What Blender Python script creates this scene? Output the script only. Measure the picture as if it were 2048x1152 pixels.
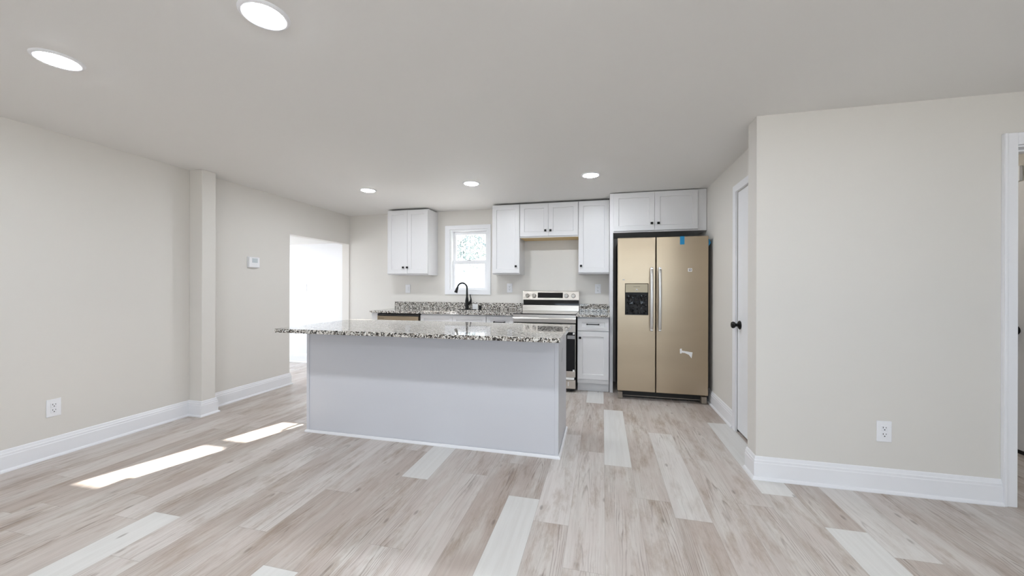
import bpy, bmesh, math, random
from mathutils import Vector, Matrix

random.seed(7)
S = bpy.context.scene
COL = S.collection
for _o in list(bpy.data.objects):
    bpy.data.objects.remove(_o)

# ------------------------------------------------------------------ camera
YAW, ROLL, CAMZ, FPX = math.radians(13.5432), math.radians(0.163), 1.2207, 752.34
fwd = Vector((-math.sin(YAW), math.cos(YAW), 0.0))
rgt = Vector((math.cos(YAW), math.sin(YAW), 0.0))
upv = Vector((0, 0, 1))
r2 = rgt * math.cos(ROLL) + upv * math.sin(ROLL)
u2 = -rgt * math.sin(ROLL) + upv * math.cos(ROLL)
cam = bpy.data.cameras.new('camera')
cam.sensor_width = 36.0
cam.lens = 36.0 * FPX / 2048.0
cam.clip_start = 0.02
cam_o = bpy.data.objects.new('camera', cam)
COL.objects.link(cam_o)
M4 = Matrix.Identity(4)
for i in range(3):
    M4[i][0], M4[i][1], M4[i][2] = r2[i], u2[i], -fwd[i]
M4[2][3] = CAMZ
cam_o.matrix_world = M4
S.camera = cam_o

# ------------------------------------------------------------------ sky, sun, exposure
SKY_STRENGTH = 4.5
W = bpy.data.worlds.new('sky')
S.world = W
W.use_nodes = True
wn = W.node_tree
bg = wn.nodes['Background']
bg.inputs['Color'].default_value = (0.74, 0.87, 1.0, 1)
bg.inputs['Strength'].default_value = SKY_STRENGTH

sun = bpy.data.lights.new('sun', 'SUN')
sun.energy = 32.0
sun.angle = math.radians(0.5)
sun.color = (1.0, 0.96, 0.9)
sun_o = bpy.data.objects.new('sun', sun)
COL.objects.link(sun_o)
sun_o.location = (3, 15, 8)
sun_o.rotation_euler = Vector((-0.307, -1.0, -0.5587)).to_track_quat('-Z', 'Y').to_euler()

def portal(name, loc, size, direction):
    l = bpy.data.lights.new(name, 'AREA')
    l.shape = 'RECTANGLE'
    l.size, l.size_y = size
    l.cycles.is_portal = True
    o = bpy.data.objects.new(name, l)
    COL.objects.link(o)
    o.location = loc
    o.rotation_euler = Vector(direction).to_track_quat('-Z', 'Z').to_euler()
    return o

portal('daylight_portal_patio', (0.65, -2.66, 1.425), (4.5, 1.15), (0, 1, 0))
portal('daylight_portal_sink', (-1.88, 5.21, 1.62), (0.55, 0.85), (0, -1, 0))
portal('daylight_portal_mudroom', (-6.06, 4.1, 1.0), (1.6, 1.5), (1, 0, 0))

S.view_settings.view_transform = 'Standard'
S.view_settings.look = 'None'
S.view_settings.gamma = 1.0
S.view_settings.use_curve_mapping = False
S.view_settings.exposure = 0.0
LAMP = 178.0

# ------------------------------------------------------------------ dimensions (metres)
XL, YK, H, XR = -3.83, 5.10, 2.333, 1.12
PY0, PY1, PX = 2.7256, 2.870, 0.963          # partition beside the closet
XRR, YB = 3.60, -2.60                         # right and rear walls of the living side
OP0, OP1, OPZ = 3.948, 5.085, 1.891           # cased opening in the left wall

# ------------------------------------------------------------------ materials
def srgb(r, g, b):
    f = lambda c: (c / 255 / 12.92) if c / 255 <= 0.04045 else ((c / 255 + 0.055) / 1.055) ** 2.4
    return (f(r), f(g), f(b), 1)

def principled(name, col, rough=0.5, metal=0.0, spec=None, coat=0.0):
    m = bpy.data.materials.new(name)
    m.use_nodes = True
    b = m.node_tree.nodes['Principled BSDF']
    b.inputs['Base Color'].default_value = col
    b.inputs['Roughness'].default_value = rough
    b.inputs['Metallic'].default_value = metal
    if spec is not None:
        b.inputs['Specular IOR Level'].default_value = spec
    if coat:
        b.inputs['Coat Weight'].default_value = coat
        b.inputs['Coat Roughness'].default_value = 0.03
    return m

class NT:
    """tiny wrapper for wiring shader nodes"""
    def __init__(self, m):
        self.t = m.node_tree
        self.b = self.t.nodes.get('Principled BSDF')
    def n(self, kind, **kw):
        x = self.t.nodes.new(kind)
        for k, v in kw.items():
            setattr(x, k, v)
        return x
    def l(self, a, b):
        self.t.links.new(a, b)
    def math(self, op, a, b=None, clamp=False):
        x = self.n('ShaderNodeMath', operation=op, use_clamp=clamp)
        for i, v in enumerate((a, b)):
            if v is None:
                continue
            if hasattr(v, 'is_linked'):
                self.l(v, x.inputs[i])
            else:
                x.inputs[i].default_value = v
        return x.outputs[0]
    def mix(self, fac, a, b, blend='MIX'):
        x = self.n('ShaderNodeMix', data_type='RGBA', blend_type=blend)
        for s, v in ((x.inputs[0], fac), (x.inputs[6], a), (x.inputs[7], b)):
            if hasattr(v, 'is_linked'):
                self.l(v, s)
            else:
                s.default_value = v
        return x.outputs[2]
    def ramp(self, fac, stops, interp='LINEAR'):
        x = self.n('ShaderNodeValToRGB')
        x.color_ramp.interpolation = interp
        e = x.color_ramp.elements
        while len(e) < len(stops):
            e.new(0.5)
        for k, (p, c) in enumerate(stops):
            e[k].position = p
            e[k].color = c if len(c) == 4 else (*c, 1)
        self.l(fac, x.inputs[0])
        return x.outputs[0]
    def noise(self, vec, scale, detail=2.0, rough=0.5, dist=0.0):
        x = self.n('ShaderNodeTexNoise')
        x.inputs['Scale'].default_value = scale
        x.inputs['Detail'].default_value = detail
        x.inputs['Roughness'].default_value = rough
        x.inputs['Distortion'].default_value = dist
        if vec is not None:
            self.l(vec, x.inputs['Vector'])
        return x.outputs[0]
    def bump(self, h, strength, dist=0.002):
        x = self.n('ShaderNodeBump')
        x.inputs['Strength'].default_value = strength
        x.inputs['Distance'].default_value = dist
        self.l(h, x.inputs['Height'])
        self.l(x.outputs[0], self.b.inputs['Normal'])

def painted(name, col, rough, bump=0.05, scale=180.0, spec=None):
    m = principled(name, col, rough, spec=spec)
    t = NT(m)
    tc = t.n('ShaderNodeTexCoord')
    h = t.noise(tc.outputs['Object'], scale, 3.0)
    t.bump(h, bump, 0.001)
    return m

M = {}
M['wall'] = painted('greige_wall_paint', srgb(223, 219, 213), 0.55, 0.06)
M['ceiling'] = painted('ceiling_paint', srgb(234, 232, 229), 0.7, 0.08)
M['trim'] = painted('white_trim_paint', srgb(240, 240, 243), 0.35, 0.01)
M['cabinet'] = painted('white_cabinet_paint', srgb(223, 222, 223), 0.34, 0.01)
M['island_dimmed_white'] = painted('cabinet_white_dimmed_for_island', srgb(214, 215, 221), 0.34, 0.01)  # cabinet white greyed and blued to stand in for the island's dimmer light
M['vinyl'] = painted('white_window_vinyl', srgb(240, 241, 243), 0.35, 0.01)
M['door'] = painted('white_door_paint', srgb(238, 238, 240), 0.38, 0.01)
M['raw_wood'] = painted('pale_cabinet_underside', srgb(226, 196, 140), 0.6, 0.03)
M['black_metal'] = principled('matte_black_metal', (0.006, 0.0055, 0.0055, 1), 0.42, spec=0.3)
M['black_plastic'] = principled('black_plastic', (0.010, 0.009, 0.009, 1), 0.5)
M['black_glass'] = principled('black_glass', (0.006, 0.006, 0.007, 1), 0.05)
M['white_plastic'] = principled('white_plastic', srgb(240, 240, 243), 0.35)
M['slot'] = principled('dark_slot', (0.03, 0.03, 0.032, 1), 0.6)
M['foam'] = principled('white_packing_foam', srgb(244, 244, 242), 0.7)
M['paper'] = principled('white_paper', srgb(244, 244, 244), 0.6)
M['blue_tape'] = principled('blue_tape', srgb(8, 132, 184), 0.45)
M['grey_ink'] = principled('grey_ink', srgb(70, 68, 66), 0.6)
M['sticker_grey'] = principled('grey_sticker', srgb(150, 150, 152), 0.4)
M['screen'] = principled('pale_grey_screen', srgb(204, 212, 216), 0.15)
M['dark_body'] = principled('dark_appliance_side', (0.005, 0.0045, 0.004, 1), 0.55)
M['steel_foot'] = principled('grey_foot', srgb(140, 130, 118), 0.5)
M['concrete'] = painted('pale_concrete', srgb(216, 214, 210), 0.8, 0.2, 30)
M['bark'] = painted('grey_bark', srgb(168, 176, 182), 0.9, 0.4, 40)
M['leaf'] = principled('pale_leaf', srgb(104, 114, 110), 0.6)
M['hedge'] = painted('hedge_green', srgb(74, 88, 62), 0.9, 0.6, 12)

def stainless(name, col, rough, axis):
    m = principled(name, col, rough, 1.0)
    t = NT(m)
    tc = t.n('ShaderNodeTexCoord')
    mp = t.n('ShaderNodeMapping')
    mp.inputs['Scale'].default_value = {'z': (5, 5, 1), 'x': (1, 5, 5)}[axis]
    t.l(tc.outputs['Object'], mp.inputs[0])
    h = t.noise(mp.outputs[0], 1.0, 2.0)
    t.l(t.mix(h, tuple(c * 0.94 for c in col[:3]) + (1,), tuple(min(1, c * 1.06) for c in col[:3]) + (1,)), t.b.inputs['Base Color'])
    return m
M['steel'] = stainless('brushed_stainless', srgb(180, 164, 142), 0.32, 'x')
M['steel_range'] = stainless('range_stainless', srgb(214, 208, 200), 0.31, 'x')
M['steel_handle'] = stainless('handle_stainless', srgb(206, 203, 199), 0.31, 'z')
M['steel_sink'] = stainless('sink_stainless', srgb(190, 188, 184), 0.32, 'x')
M['dispenser_tan'] = principled('dispenser_tan_metal', srgb(158, 146, 124), 0.35, 0.6)
M['knob_steel'] = principled('knob_steel', srgb(180, 174, 166), 0.32, 1.0)

def emissive(name, col, strength):
    m = bpy.data.materials.new(name)
    m.use_nodes = True
    t = m.node_tree
    t.nodes.clear()
    o = t.nodes.new('ShaderNodeOutputMaterial')
    e = t.nodes.new('ShaderNodeEmission')
    e.inputs[0].default_value = col
    e.inputs[1].default_value = strength
    t.links.new(e.outputs[0], o.inputs[0])
    return m
M['led'] = emissive('led_lens', (0.89, 0.945, 1.0, 1), LAMP)
M['led_kitchen'] = emissive('kitchen_led_lens', (0.89, 0.945, 1.0, 1), LAMP * 1.22)
M['fill_mudroom'] = emissive('mudroom_fill_glow', (0.95, 0.97, 1.0, 1), 19.0)  # glow of the added mudroom lamp

M['fill_hall'] = emissive('hall_fill_glow', (1.0, 0.93, 0.82, 1), 22.0)  # glow of the added hallway lamp

def glass(name):
    m = bpy.data.materials.new(name)
    m.use_nodes = True
    t = m.node_tree
    t.nodes.clear()
    o = t.nodes.new('ShaderNodeOutputMaterial')
    tr = t.nodes.new('ShaderNodeBsdfTransparent')
    gl = t.nodes.new('ShaderNodeBsdfGlossy')
    gl.inputs['Roughness'].default_value = 0.02
    fr = t.nodes.new('ShaderNodeFresnel')
    fr.inputs[0].default_value = 1.45
    mx = t.nodes.new('ShaderNodeMixShader')
    t.links.new(fr.outputs[0], mx.inputs[0])
    t.links.new(tr.outputs[0], mx.inputs[1])
    t.links.new(gl.outputs[0], mx.inputs[2])
    t.links.new(mx.outputs[0], o.inputs[0])
    return m
M['glass'] = glass('window_glass')

def granite():
    m = principled('speckled_granite', (0.5, 0.5, 0.5, 1), 0.03, spec=0.7)
    t = NT(m)
    tc = t.n('ShaderNodeTexCoord')
    v = t.n('ShaderNodeTexVoronoi')
    v.inputs['Scale'].default_value = 135.0
    v.inputs['Randomness'].default_value = 1.0
    wob = t.n('ShaderNodeVectorMath', operation='ADD')
    nz = t.n('ShaderNodeTexNoise')
    nz.inputs['Scale'].default_value = 90.0
    sc = t.n('ShaderNodeVectorMath', operation='SCALE')
    sc.inputs['Scale'].default_value = 0.010
    t.l(tc.outputs['Object'], nz.inputs['Vector'])
    t.l(nz.outputs['Color'], sc.inputs[0])
    t.l(tc.outputs['Object'], wob.inputs[0])
    t.l(sc.outputs[0], wob.inputs[1])
    t.l(wob.outputs[0], v.inputs['Vector'])
    sep = t.n('ShaderNodeSeparateColor')
    t.l(v.outputs['Color'], sep.inputs[0])
    cells = t.ramp(sep.outputs[0], [(0.0, srgb(232, 229, 224)), (0.22, srgb(206, 201, 193)), (0.40, srgb(168, 160, 150)),
                                    (0.57, srgb(118, 109, 100)), (0.73, srgb(52, 47, 44)), (0.88, srgb(18, 17, 17))], 'CONSTANT')
    big = t.noise(tc.outputs['Object'], 55.0, 3.0, 0.6)
    mask = t.ramp(big, [(0.0, (0, 0, 0)), (0.57, (0, 0, 0)), (0.62, (1, 1, 1))])
    c2 = t.mix(mask, cells, srgb(34, 31, 30))
    pale = t.noise(tc.outputs['Object'], 38.0, 2.0)
    pm = t.ramp(pale, [(0.0, (0, 0, 0)), (0.60, (0, 0, 0)), (0.66, (0.7, 0.7, 0.7))])
    c3 = t.mix(pm, c2, srgb(222, 218, 212))
    t.l(c3, t.b.inputs['Base Color'])
    return m
M['granite'] = granite()

def floor_material():
    m = principled('washed_oak_vinyl_plank', (0.5, 0.5, 0.5, 1), 0.38)
    t = NT(m)
    at = t.n('ShaderNodeAttribute', attribute_name='plank')
    sep = t.n('ShaderNodeSeparateColor')
    t.l(at.outputs['Color'], sep.inputs[0])
    tone, seed, white = sep.outputs[0], sep.outputs[1], sep.outputs[2]
    uvn = t.n('ShaderNodeUVMap', uv_map='plank_uv')
    su = t.n('ShaderNodeSeparateXYZ')
    t.l(uvn.outputs[0], su.inputs[0])
    u, v = su.outputs[0], su.outputs[1]          # metres across / along one plank
    sz = t.math('MULTIPLY', seed, 40.0)
    def vec(us, vs, off=0.0):
        c = t.n('ShaderNodeCombineXYZ')
        t.l(t.math('MULTIPLY', u, us), c.inputs[0])
        t.l(t.math('MULTIPLY', v, vs), c.inputs[1])
        t.l(t.math('ADD', sz, off), c.inputs[2])
        return c.outputs[0]
    # fine straight grain
    g1 = t.noise(vec(150.0, 5.0), 1.0, 5.0, 0.65)
    g2 = t.noise(vec(40.0, 2.0, 3.0), 1.0, 4.0, 0.6, 0.6)
    # cathedral rings: parabolic contours along each plank, shifted and bent per plank
    centre = t.math('ADD', t.math('MULTIPLY', t.math('FRACT', t.math('MULTIPLY', seed, 7.31)), 0.10), 0.04)
    uc = t.math('SUBTRACT', u, centre)
    bend = t.noise(vec(14.0, 1.7, 7.0), 1.0, 2.0, 0.5)
    par = t.math('MULTIPLY', t.math('MULTIPLY', uc, uc), 820.0)
    ph = t.math('ADD', t.math('ADD', par, t.math('MULTIPLY', v, 2.4)), t.math('MULTIPLY', bend, 4.5))
    ring = t.ramp(t.math('FRACT', ph), [(0.0, (0.15, 0.15, 0.15)), (0.10, (0, 0, 0)), (0.66, (0, 0, 0)), (0.92, (1, 1, 1)), (1.0, (0.5, 0.5, 0.5))])
    where = t.ramp(t.noise(vec(9.0, 1.1, 11.0), 1.0, 1.5), [(0.44, (0, 0, 0)), (0.62, (1, 1, 1))])
    broken = t.ramp(t.noise(vec(90.0, 10.0, 17.0), 1.0, 2.0), [(0.30, (0, 0, 0)), (0.55, (1, 1, 1))])
    ringm = t.math('MULTIPLY', t.math('MULTIPLY', ring, where), broken)
    # blotches: pale wash and brown stain
    wash = t.ramp(t.noise(vec(11.0, 2.2, 21.0), 1.0, 3.0, 0.6), [(0.42, (0, 0, 0)), (0.66, (1, 1, 1))])
    stain = t.ramp(t.noise(vec(11.0, 2.4, 31.0), 1.0, 5.0, 0.72), [(0.50, (0, 0, 0)), (0.70, (1, 1, 1))])
    base = t.mix(tone, srgb(184, 171, 162), srgb(211, 203, 198))
    base = t.mix(t.math('MULTIPLY', wash, 0.55), base, srgb(214, 211, 205))
    base = t.mix(t.math('MULTIPLY', stain, 0.72), base, srgb(152, 131, 112))
    gr = t.ramp(g1, [(0.30, (0.86, 0.84, 0.83)), (0.50, (1, 1, 1)), (0.75, (1.03, 1.03, 1.03))])
    base = t.mix(0.8, base, gr, 'MULTIPLY')
    gr2 = t.ramp(g2, [(0.32, (0.88, 0.86, 0.85)), (0.52, (1, 1, 1))])
    base = t.mix(0.8, base, gr2, 'MULTIPLY')
    base = t.mix(t.math('MULTIPLY', ringm, 0.72), base, srgb(120, 103, 92))
    # white planks: plain wash with a hint of grain
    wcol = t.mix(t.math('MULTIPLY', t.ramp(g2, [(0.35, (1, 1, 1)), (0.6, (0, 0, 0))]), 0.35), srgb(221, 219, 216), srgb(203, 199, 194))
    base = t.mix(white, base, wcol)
    # knots
    kv = t.n('ShaderNodeTexVoronoi')
    kv.inputs['Scale'].default_value = 1.0
    t.l(vec(9.0, 3.2, 5.0), kv.inputs['Vector'])
    knot = t.ramp(kv.outputs['Distance'], [(0.0, (1, 1, 1)), (0.05, (0.8, 0.8, 0.8)), (0.10, (0, 0, 0))])
    base = t.mix(t.math('MULTIPLY', knot, 0.6), base, srgb(112, 98, 88))
    # seams between planks
    uw = t.math('SUBTRACT', 0.1825, u)
    vw = t.math('SUBTRACT', 1.22, v)
    e1 = t.math('MINIMUM', u, uw)
    e2 = t.math('MINIMUM', v, vw)
    e = t.math('MINIMUM', e1, e2)
    seam = t.math('LESS_THAN', e, 0.0011)
    base = t.mix(t.math('MULTIPLY', seam, 0.35), base, srgb(120, 108, 98))
    t.l(base, t.b.inputs['Base Color'])
    ro = t.ramp(g1, [(0.3, (0.46, 0.46, 0.46)), (0.7, (0.34, 0.34, 0.34))])
    t.l(ro, t.b.inputs['Roughness'])
    t.bump(g1, 0.06, 0.001)
    return m
M['floor'] = floor_material()

# ------------------------------------------------------------------ mesh helpers
class MB:
    def __init__(self):
        self.bm = bmesh.new()
    def face(self, pts):
        vs = [self.bm.verts.new(p) for p in pts]
        return self.bm.faces.new(vs)
    def box(self, x0, x1, y0, y1, z0, z1):
        vs = [self.bm.verts.new((x, y, z)) for x in (x0, x1) for y in (y0, y1) for z in (z0, z1)]
        for f in ((0, 1, 3, 2), (4, 6, 7, 5), (0, 4, 5, 1), (2, 3, 7, 6), (0, 2, 6, 4), (1, 5, 7, 3)):
            self.bm.faces.new([vs[i] for i in f])
        return self
    def loft(self, rings, cap=True, closed=False):
        R = [[self.bm.verts.new(p) for p in r] for r in rings]
        n = len(R[0])
        pairs = list(zip(R, R[1:])) + ([(R[-1], R[0])] if closed else [])
        for a, b in pairs:
            for i in range(n):
                j = (i + 1) % n
                self.bm.faces.new((a[i], a[j], b[j], b[i]))
        if cap and not closed:
            self.bm.faces.new(R[0][::-1])
            self.bm.faces.new(R[-1])
        return self
    def tube(self, path, radius, seg=14, squash=None):
        """tube along path; radius may be a list; squash=(axis vector, factor)"""
        P = [Vector(p) for p in path]
        rad = radius if isinstance(radius, (list, tuple)) else [radius] * len(P)
        rings = []
        ref = None
        for i, p in enumerate(P):
            t = (P[min(i + 1, len(P) - 1)] - P[max(i - 1, 0)]).normalized()
            if ref is None:
                ref = t.orthogonal().normalized()
            a = (ref - t * ref.dot(t)).normalized()
            ref = a
            b = t.cross(a)
            ring = []
            for k in range(seg):
                an = 2 * math.pi * k / seg
                d = (a * math.cos(an) + b * math.sin(an)) * rad[i]
                if squash:
                    ax = Vector(squash[0])
                    d = d + ax * d.dot(ax) * (squash[1] - 1)
                ring.append(p + d)
            rings.append(ring)
        return self.loft(rings)
    def lathe(self, prof, centre, axis='z', seg=32):
        """prof: (radius, height) list along the axis from centre"""
        c = Vector(centre)
        A = {'z': (Vector((1, 0, 0)), Vector((0, 1, 0)), Vector((0, 0, 1))),
             '-y': (Vector((1, 0, 0)), Vector((0, 0, 1)), Vector((0, -1, 0))),
             '-x': (Vector((0, 1, 0)), Vector((0, 0, 1)), Vector((-1, 0, 0))),
             '+x': (Vector((0, 1, 0)), Vector((0, 0, 1)), Vector((1, 0, 0)))}[axis]
        rings = []
        for r, h in prof:
            r = max(r, 1e-4)
            rings.append([c + A[0] * r * math.cos(2 * math.pi * k / seg) + A[1] * r * math.sin(2 * math.pi * k / seg) + A[2] * h
                          for k in range(seg)])
        return self.loft(rings)
    def prism(self, poly, a, b):
        """poly: list of 3-D points; extrude by vector from a to b offsets"""
        A, B = Vector(a), Vector(b)
        return self.loft([[Vector(p) + A for p in poly], [Vector(p) + B for p in poly]])
    def shaker(self, x0, x1, z0, z1, yf, th=0.019, fr=0.057, rec=0.009):
        """recessed-panel front facing -y"""
        def rect(m, y):
            return [(x0 + m, y, z0 + m), (x1 - m, y, z0 + m), (x1 - m, y, z1 - m), (x0 + m, y, z1 - m)]
        rings = [rect(0, yf + th), rect(0, yf + 0.0015), rect(0.0015, yf), rect(fr, yf), rect(fr + 0.004, yf + rec)]
        R = [[self.bm.verts.new(p) for p in r] for r in rings]
        for a, b in zip(R, R[1:]):
            for i in range(4):
                j = (i + 1) % 4
                self.bm.faces.new((a[i], a[j], b[j], b[i]))
        self.bm.faces.new(R[-1])
        self.bm.faces.new(R[0][::-1])
        return self
    def slab_with_hole(self, u0, u1, v0, v1, hu0, hu1, hv0, hv1, w0, w1, depth, P):
        """slab in (u,v), front at w0, back at w1, rectangular hole; depth None = through; P maps u,v,w to a point"""
        us, vs = (u0, hu0, hu1, u1), (v0, hv0, hv1, v1)
        F = [[self.bm.verts.new(P(u, v, w0)) for v in vs] for u in us]
        B = [[self.bm.verts.new(P(u, v, w1)) for v in vs] for u in us]
        nf = self.bm.faces.new
        for i in range(3):
            for j in range(3):
                if i == 1 and j == 1:
                    continue
                nf((F[i][j], F[i + 1][j], F[i + 1][j + 1], F[i][j + 1]))
                nf((B[i][j], B[i][j + 1], B[i + 1][j + 1], B[i + 1][j]))
        if depth is not None:
            nf((B[1][1], B[1][2], B[2][2], B[2][1]))
        for k in range(3):
            nf((F[k][0], B[k][0], B[k + 1][0], F[k + 1][0]))
            nf((F[k][3], F[k + 1][3], B[k + 1][3], B[k][3]))
            nf((F[0][k], F[0][k + 1], B[0][k + 1], B[0][k]))
            nf((F[3][k], B[3][k], B[3][k + 1], F[3][k + 1]))
        loop = ((1, 1), (2, 1), (2, 2), (1, 2))
        if depth is None:
            G = [B[i][j] for i, j in loop]
        else:
            G = [self.bm.verts.new(P(us[i], vs[j], w0 + depth)) for i, j in loop]
            nf(G)
        Lp = [F[i][j] for i, j in loop]
        for k in range(4):
            j = (k + 1) % 4
            nf((Lp[k], Lp[j], G[j], G[k]))
        return self
    def build(self, name, mat, parent=None, bevel=0.0, smooth=True, seg=2, angle=35):
        bm = self.bm
        bmesh.ops.recalc_face_normals(bm, faces=bm.faces)
        if parent is not None:
            r = parent
            while r.parent is not None:
                r = r.parent
            bmesh.ops.translate(bm, verts=bm.verts, vec=-Vector(r.location))
        me = bpy.data.meshes.new(name)
        bm.to_mesh(me)
        bm.free()
        me.materials.append(M[mat] if isinstance(mat, str) else mat)
        if smooth:
            for p in me.polygons:
                p.use_smooth = True
            me.set_sharp_from_angle(angle=math.radians(angle))
        o = bpy.data.objects.new(name, me)
        COL.objects.link(o)
        if parent is not None:
            o.parent = parent
        if bevel > 0:
            b = o.modifiers.new('edge_bevel', 'BEVEL')
            b.width = bevel
            b.segments = seg
            b.limit_method = 'ANGLE'
            b.angle_limit = math.radians(40)
            b.harden_normals = True
        return o

def thing(name, label, cat, loc, group=None):
    o = bpy.data.objects.new(name, None)
    o.empty_display_size = 0.1
    COL.objects.link(o)
    o.location = loc
    o['label'], o['category'] = label, cat
    if group:
        o['group'] = group
    return o

def tag(o, label, cat, group=None):
    o['label'], o['category'] = label, cat
    if group:
        o['group'] = group
    return o

def struct(o, label=None, cat=None):
    o['kind'] = 'structure'
    if label:
        o['label'] = label
    if cat:
        o['category'] = cat
    return o

def copy_tree(o, parent=None):
    c = o.copy()
    COL.objects.link(c)
    if parent is not None:
        c.parent = parent
    for ch in o.children:
        copy_tree(ch, c)
    return c

# ------------------------------------------------------------------ the room shell
def build_floor():
    w, L, x0 = 0.1825, 1.22, 0.0145
    # rows whose joints and pale/dark boards can be read from the photograph: row -> (one joint y, {index of board from joint: kind})
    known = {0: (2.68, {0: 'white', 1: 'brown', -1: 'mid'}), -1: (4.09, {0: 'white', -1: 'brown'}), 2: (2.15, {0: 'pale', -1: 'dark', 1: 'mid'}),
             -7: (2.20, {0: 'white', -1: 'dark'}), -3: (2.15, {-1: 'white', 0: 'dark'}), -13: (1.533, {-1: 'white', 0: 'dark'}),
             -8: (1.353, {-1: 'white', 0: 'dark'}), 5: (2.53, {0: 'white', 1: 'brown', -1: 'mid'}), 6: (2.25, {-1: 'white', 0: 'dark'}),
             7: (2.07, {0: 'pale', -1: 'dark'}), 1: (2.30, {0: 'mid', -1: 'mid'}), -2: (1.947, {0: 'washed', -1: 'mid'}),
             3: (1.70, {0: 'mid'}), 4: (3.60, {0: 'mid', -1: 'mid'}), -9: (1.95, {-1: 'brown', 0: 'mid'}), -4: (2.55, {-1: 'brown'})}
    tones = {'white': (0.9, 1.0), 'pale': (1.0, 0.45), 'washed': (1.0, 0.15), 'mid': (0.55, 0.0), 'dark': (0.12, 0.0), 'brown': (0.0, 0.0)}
    bm = bmesh.new()
    uv = bm.loops.layers.uv.new('plank_uv')
    ca = bm.loops.layers.float_color.new('plank')
    ylo, yhi = -2.72, 5.68
    rnd = random.Random(11)
    for r in range(int((-6.3 - x0) / w) - 1, int((4.0 - x0) / w) + 1):
        xa, xb = x0 + r * w, x0 + (r + 1) * w
        j0, kinds = known.get(r, (rnd.uniform(0, L), {}))
        k = math.floor((ylo - j0) / L)
        while j0 + k * L < yhi:
            ya, yb = j0 + k * L, j0 + (k + 1) * L
            a, b = max(ya, ylo), min(yb, yhi)
            kind = kinds.get(k)
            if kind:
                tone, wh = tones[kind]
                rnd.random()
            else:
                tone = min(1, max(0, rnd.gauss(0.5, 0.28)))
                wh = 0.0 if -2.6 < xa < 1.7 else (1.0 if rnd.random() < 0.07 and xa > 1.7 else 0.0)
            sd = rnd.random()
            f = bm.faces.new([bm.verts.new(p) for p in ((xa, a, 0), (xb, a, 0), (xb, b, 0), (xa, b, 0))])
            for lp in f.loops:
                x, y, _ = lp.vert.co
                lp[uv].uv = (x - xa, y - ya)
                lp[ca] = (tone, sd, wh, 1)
            k += 1
    # underside so the floor is a slab
    vs = [bm.verts.new(p) for p in ((-6.3, ylo, -0.12), (4.0, ylo, -0.12), (4.0, yhi, -0.12), (-6.3, yhi, -0.12))]
    bm.faces.new(vs[::-1])
    me = bpy.data.meshes.new('floor')
    bm.to_mesh(me)
    bm.free()
    me.materials.append(M['floor'])
    o = bpy.data.objects.new('floor', me)
    COL.objects.link(o)
    struct(o, 'pale washed-oak vinyl plank floor', 'floor')
build_floor()

b = MB()
b.box(-6.2, 3.8, -2.75, 5.68, H, H + 0.15)
struct(b.build('ceiling', 'ceiling', smooth=False), 'smooth white ceiling', 'ceiling')

T = 0.12
b = MB()
b.box(XL - T, XL, YB - T, OP0, 0, H)
b.box(XL - T, XL, OP0, OP1, OPZ, H)
b.box(XL - T, XL, OP1, YK + T, 0, H)
struct(b.build('wall_left', 'wall', smooth=False), 'greige left wall with a tall opening at its far end', 'wall')

b = MB()
b.box(XL, XL + 0.155, 2.765, 2.895, 0, H)
struct(b.build('trim_1', 'wall', bevel=0.004), 'boxed greige column standing out from the left wall', 'column')

WX0, WX1, WZ0, WZ1 = -2.155, -1.583, 1.185, 2.062
b = MB()
b.slab_with_hole(XL, XR + T, 0, H, WX0, WX1, WZ0, WZ1, YK, YK + T, None, lambda u, v, w: (u, w, v))
struct(b.build('wall_back', 'wall', smooth=False), 'greige kitchen wall behind the cabinets', 'wall')

DY0, DY1, DZ = 2.872, 3.574, 2.045
b = MB()
b.box(XR, XR + T, DY1, YK, 0, H)
b.box(XR, XR + T, PY1, DY1, DZ, H)
struct(b.build('wall_right', 'wall', smooth=False), 'greige wall beside the refrigerator with the closet door', 'wall')

HX0, HX1, HZ = 2.255, 3.035, 2.035
b = MB()
b.box(PX, HX0, PY0, PY1, 0, H)
b.box(HX0, HX1, PY0, PY1, HZ, H)
b.box(HX1, XRR + T, PY0, PY1, 0, H)
struct(b.build('wall_partition', 'wall', smooth=False), 'greige partition wall at right with a white doorway at its edge', 'wall')

b = MB()
b.box(XRR, XRR + T, YB - T, PY0, 0, H)
struct(b.build('wall_side', 'wall', smooth=False))
b = MB()
b.slab_with_hole(XL, XRR, 0, H, -1.6, 2.9, 0.85, 2.00, YB, YB - T, None, lambda u, v, w: (u, w, v))
struct(b.build('wall_rear', 'wall', smooth=False))
# hallway seen through the right doorway
b = MB()
b.box(3.055, 3.055 + T, PY1, 5.66, 0, H)
b.box(XR + T + 0.8, 3.055, 5.54, 5.66, 0, H)
b.box(XR + T + 0.68, XR + T + 0.8, PY1, 5.66, 0, H)
struct(b.build('wall_hallway', 'wall', smooth=False), 'greige hallway wall seen through the right doorway', 'wall')
# mudroom seen through the left opening
MZ = 1.925
b = MB()
b.box(-6.12, XL - T, 5.17, 5.29, 0, H)
b.slab_with_hole(2.9, 5.17, 0, H, 3.3, 4.9, 0.25, 1.75, -6.0, -6.12, None, lambda u, v, w: (w, u, v))
b.box(-6.12, XL - T, 2.78, 2.9, 0, H)
struct(b.build('wall_mudroom', 'trim', smooth=False), 'bright white mudroom wall seen through the left opening', 'wall')
b = MB()
b.box(-6.0, XL - T, 2.9, 5.17, MZ, MZ + 0.03)
struct(b.build('ceiling_mudroom', 'ceiling', smooth=False), 'low white mudroom ceiling', 'ceiling')

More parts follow.
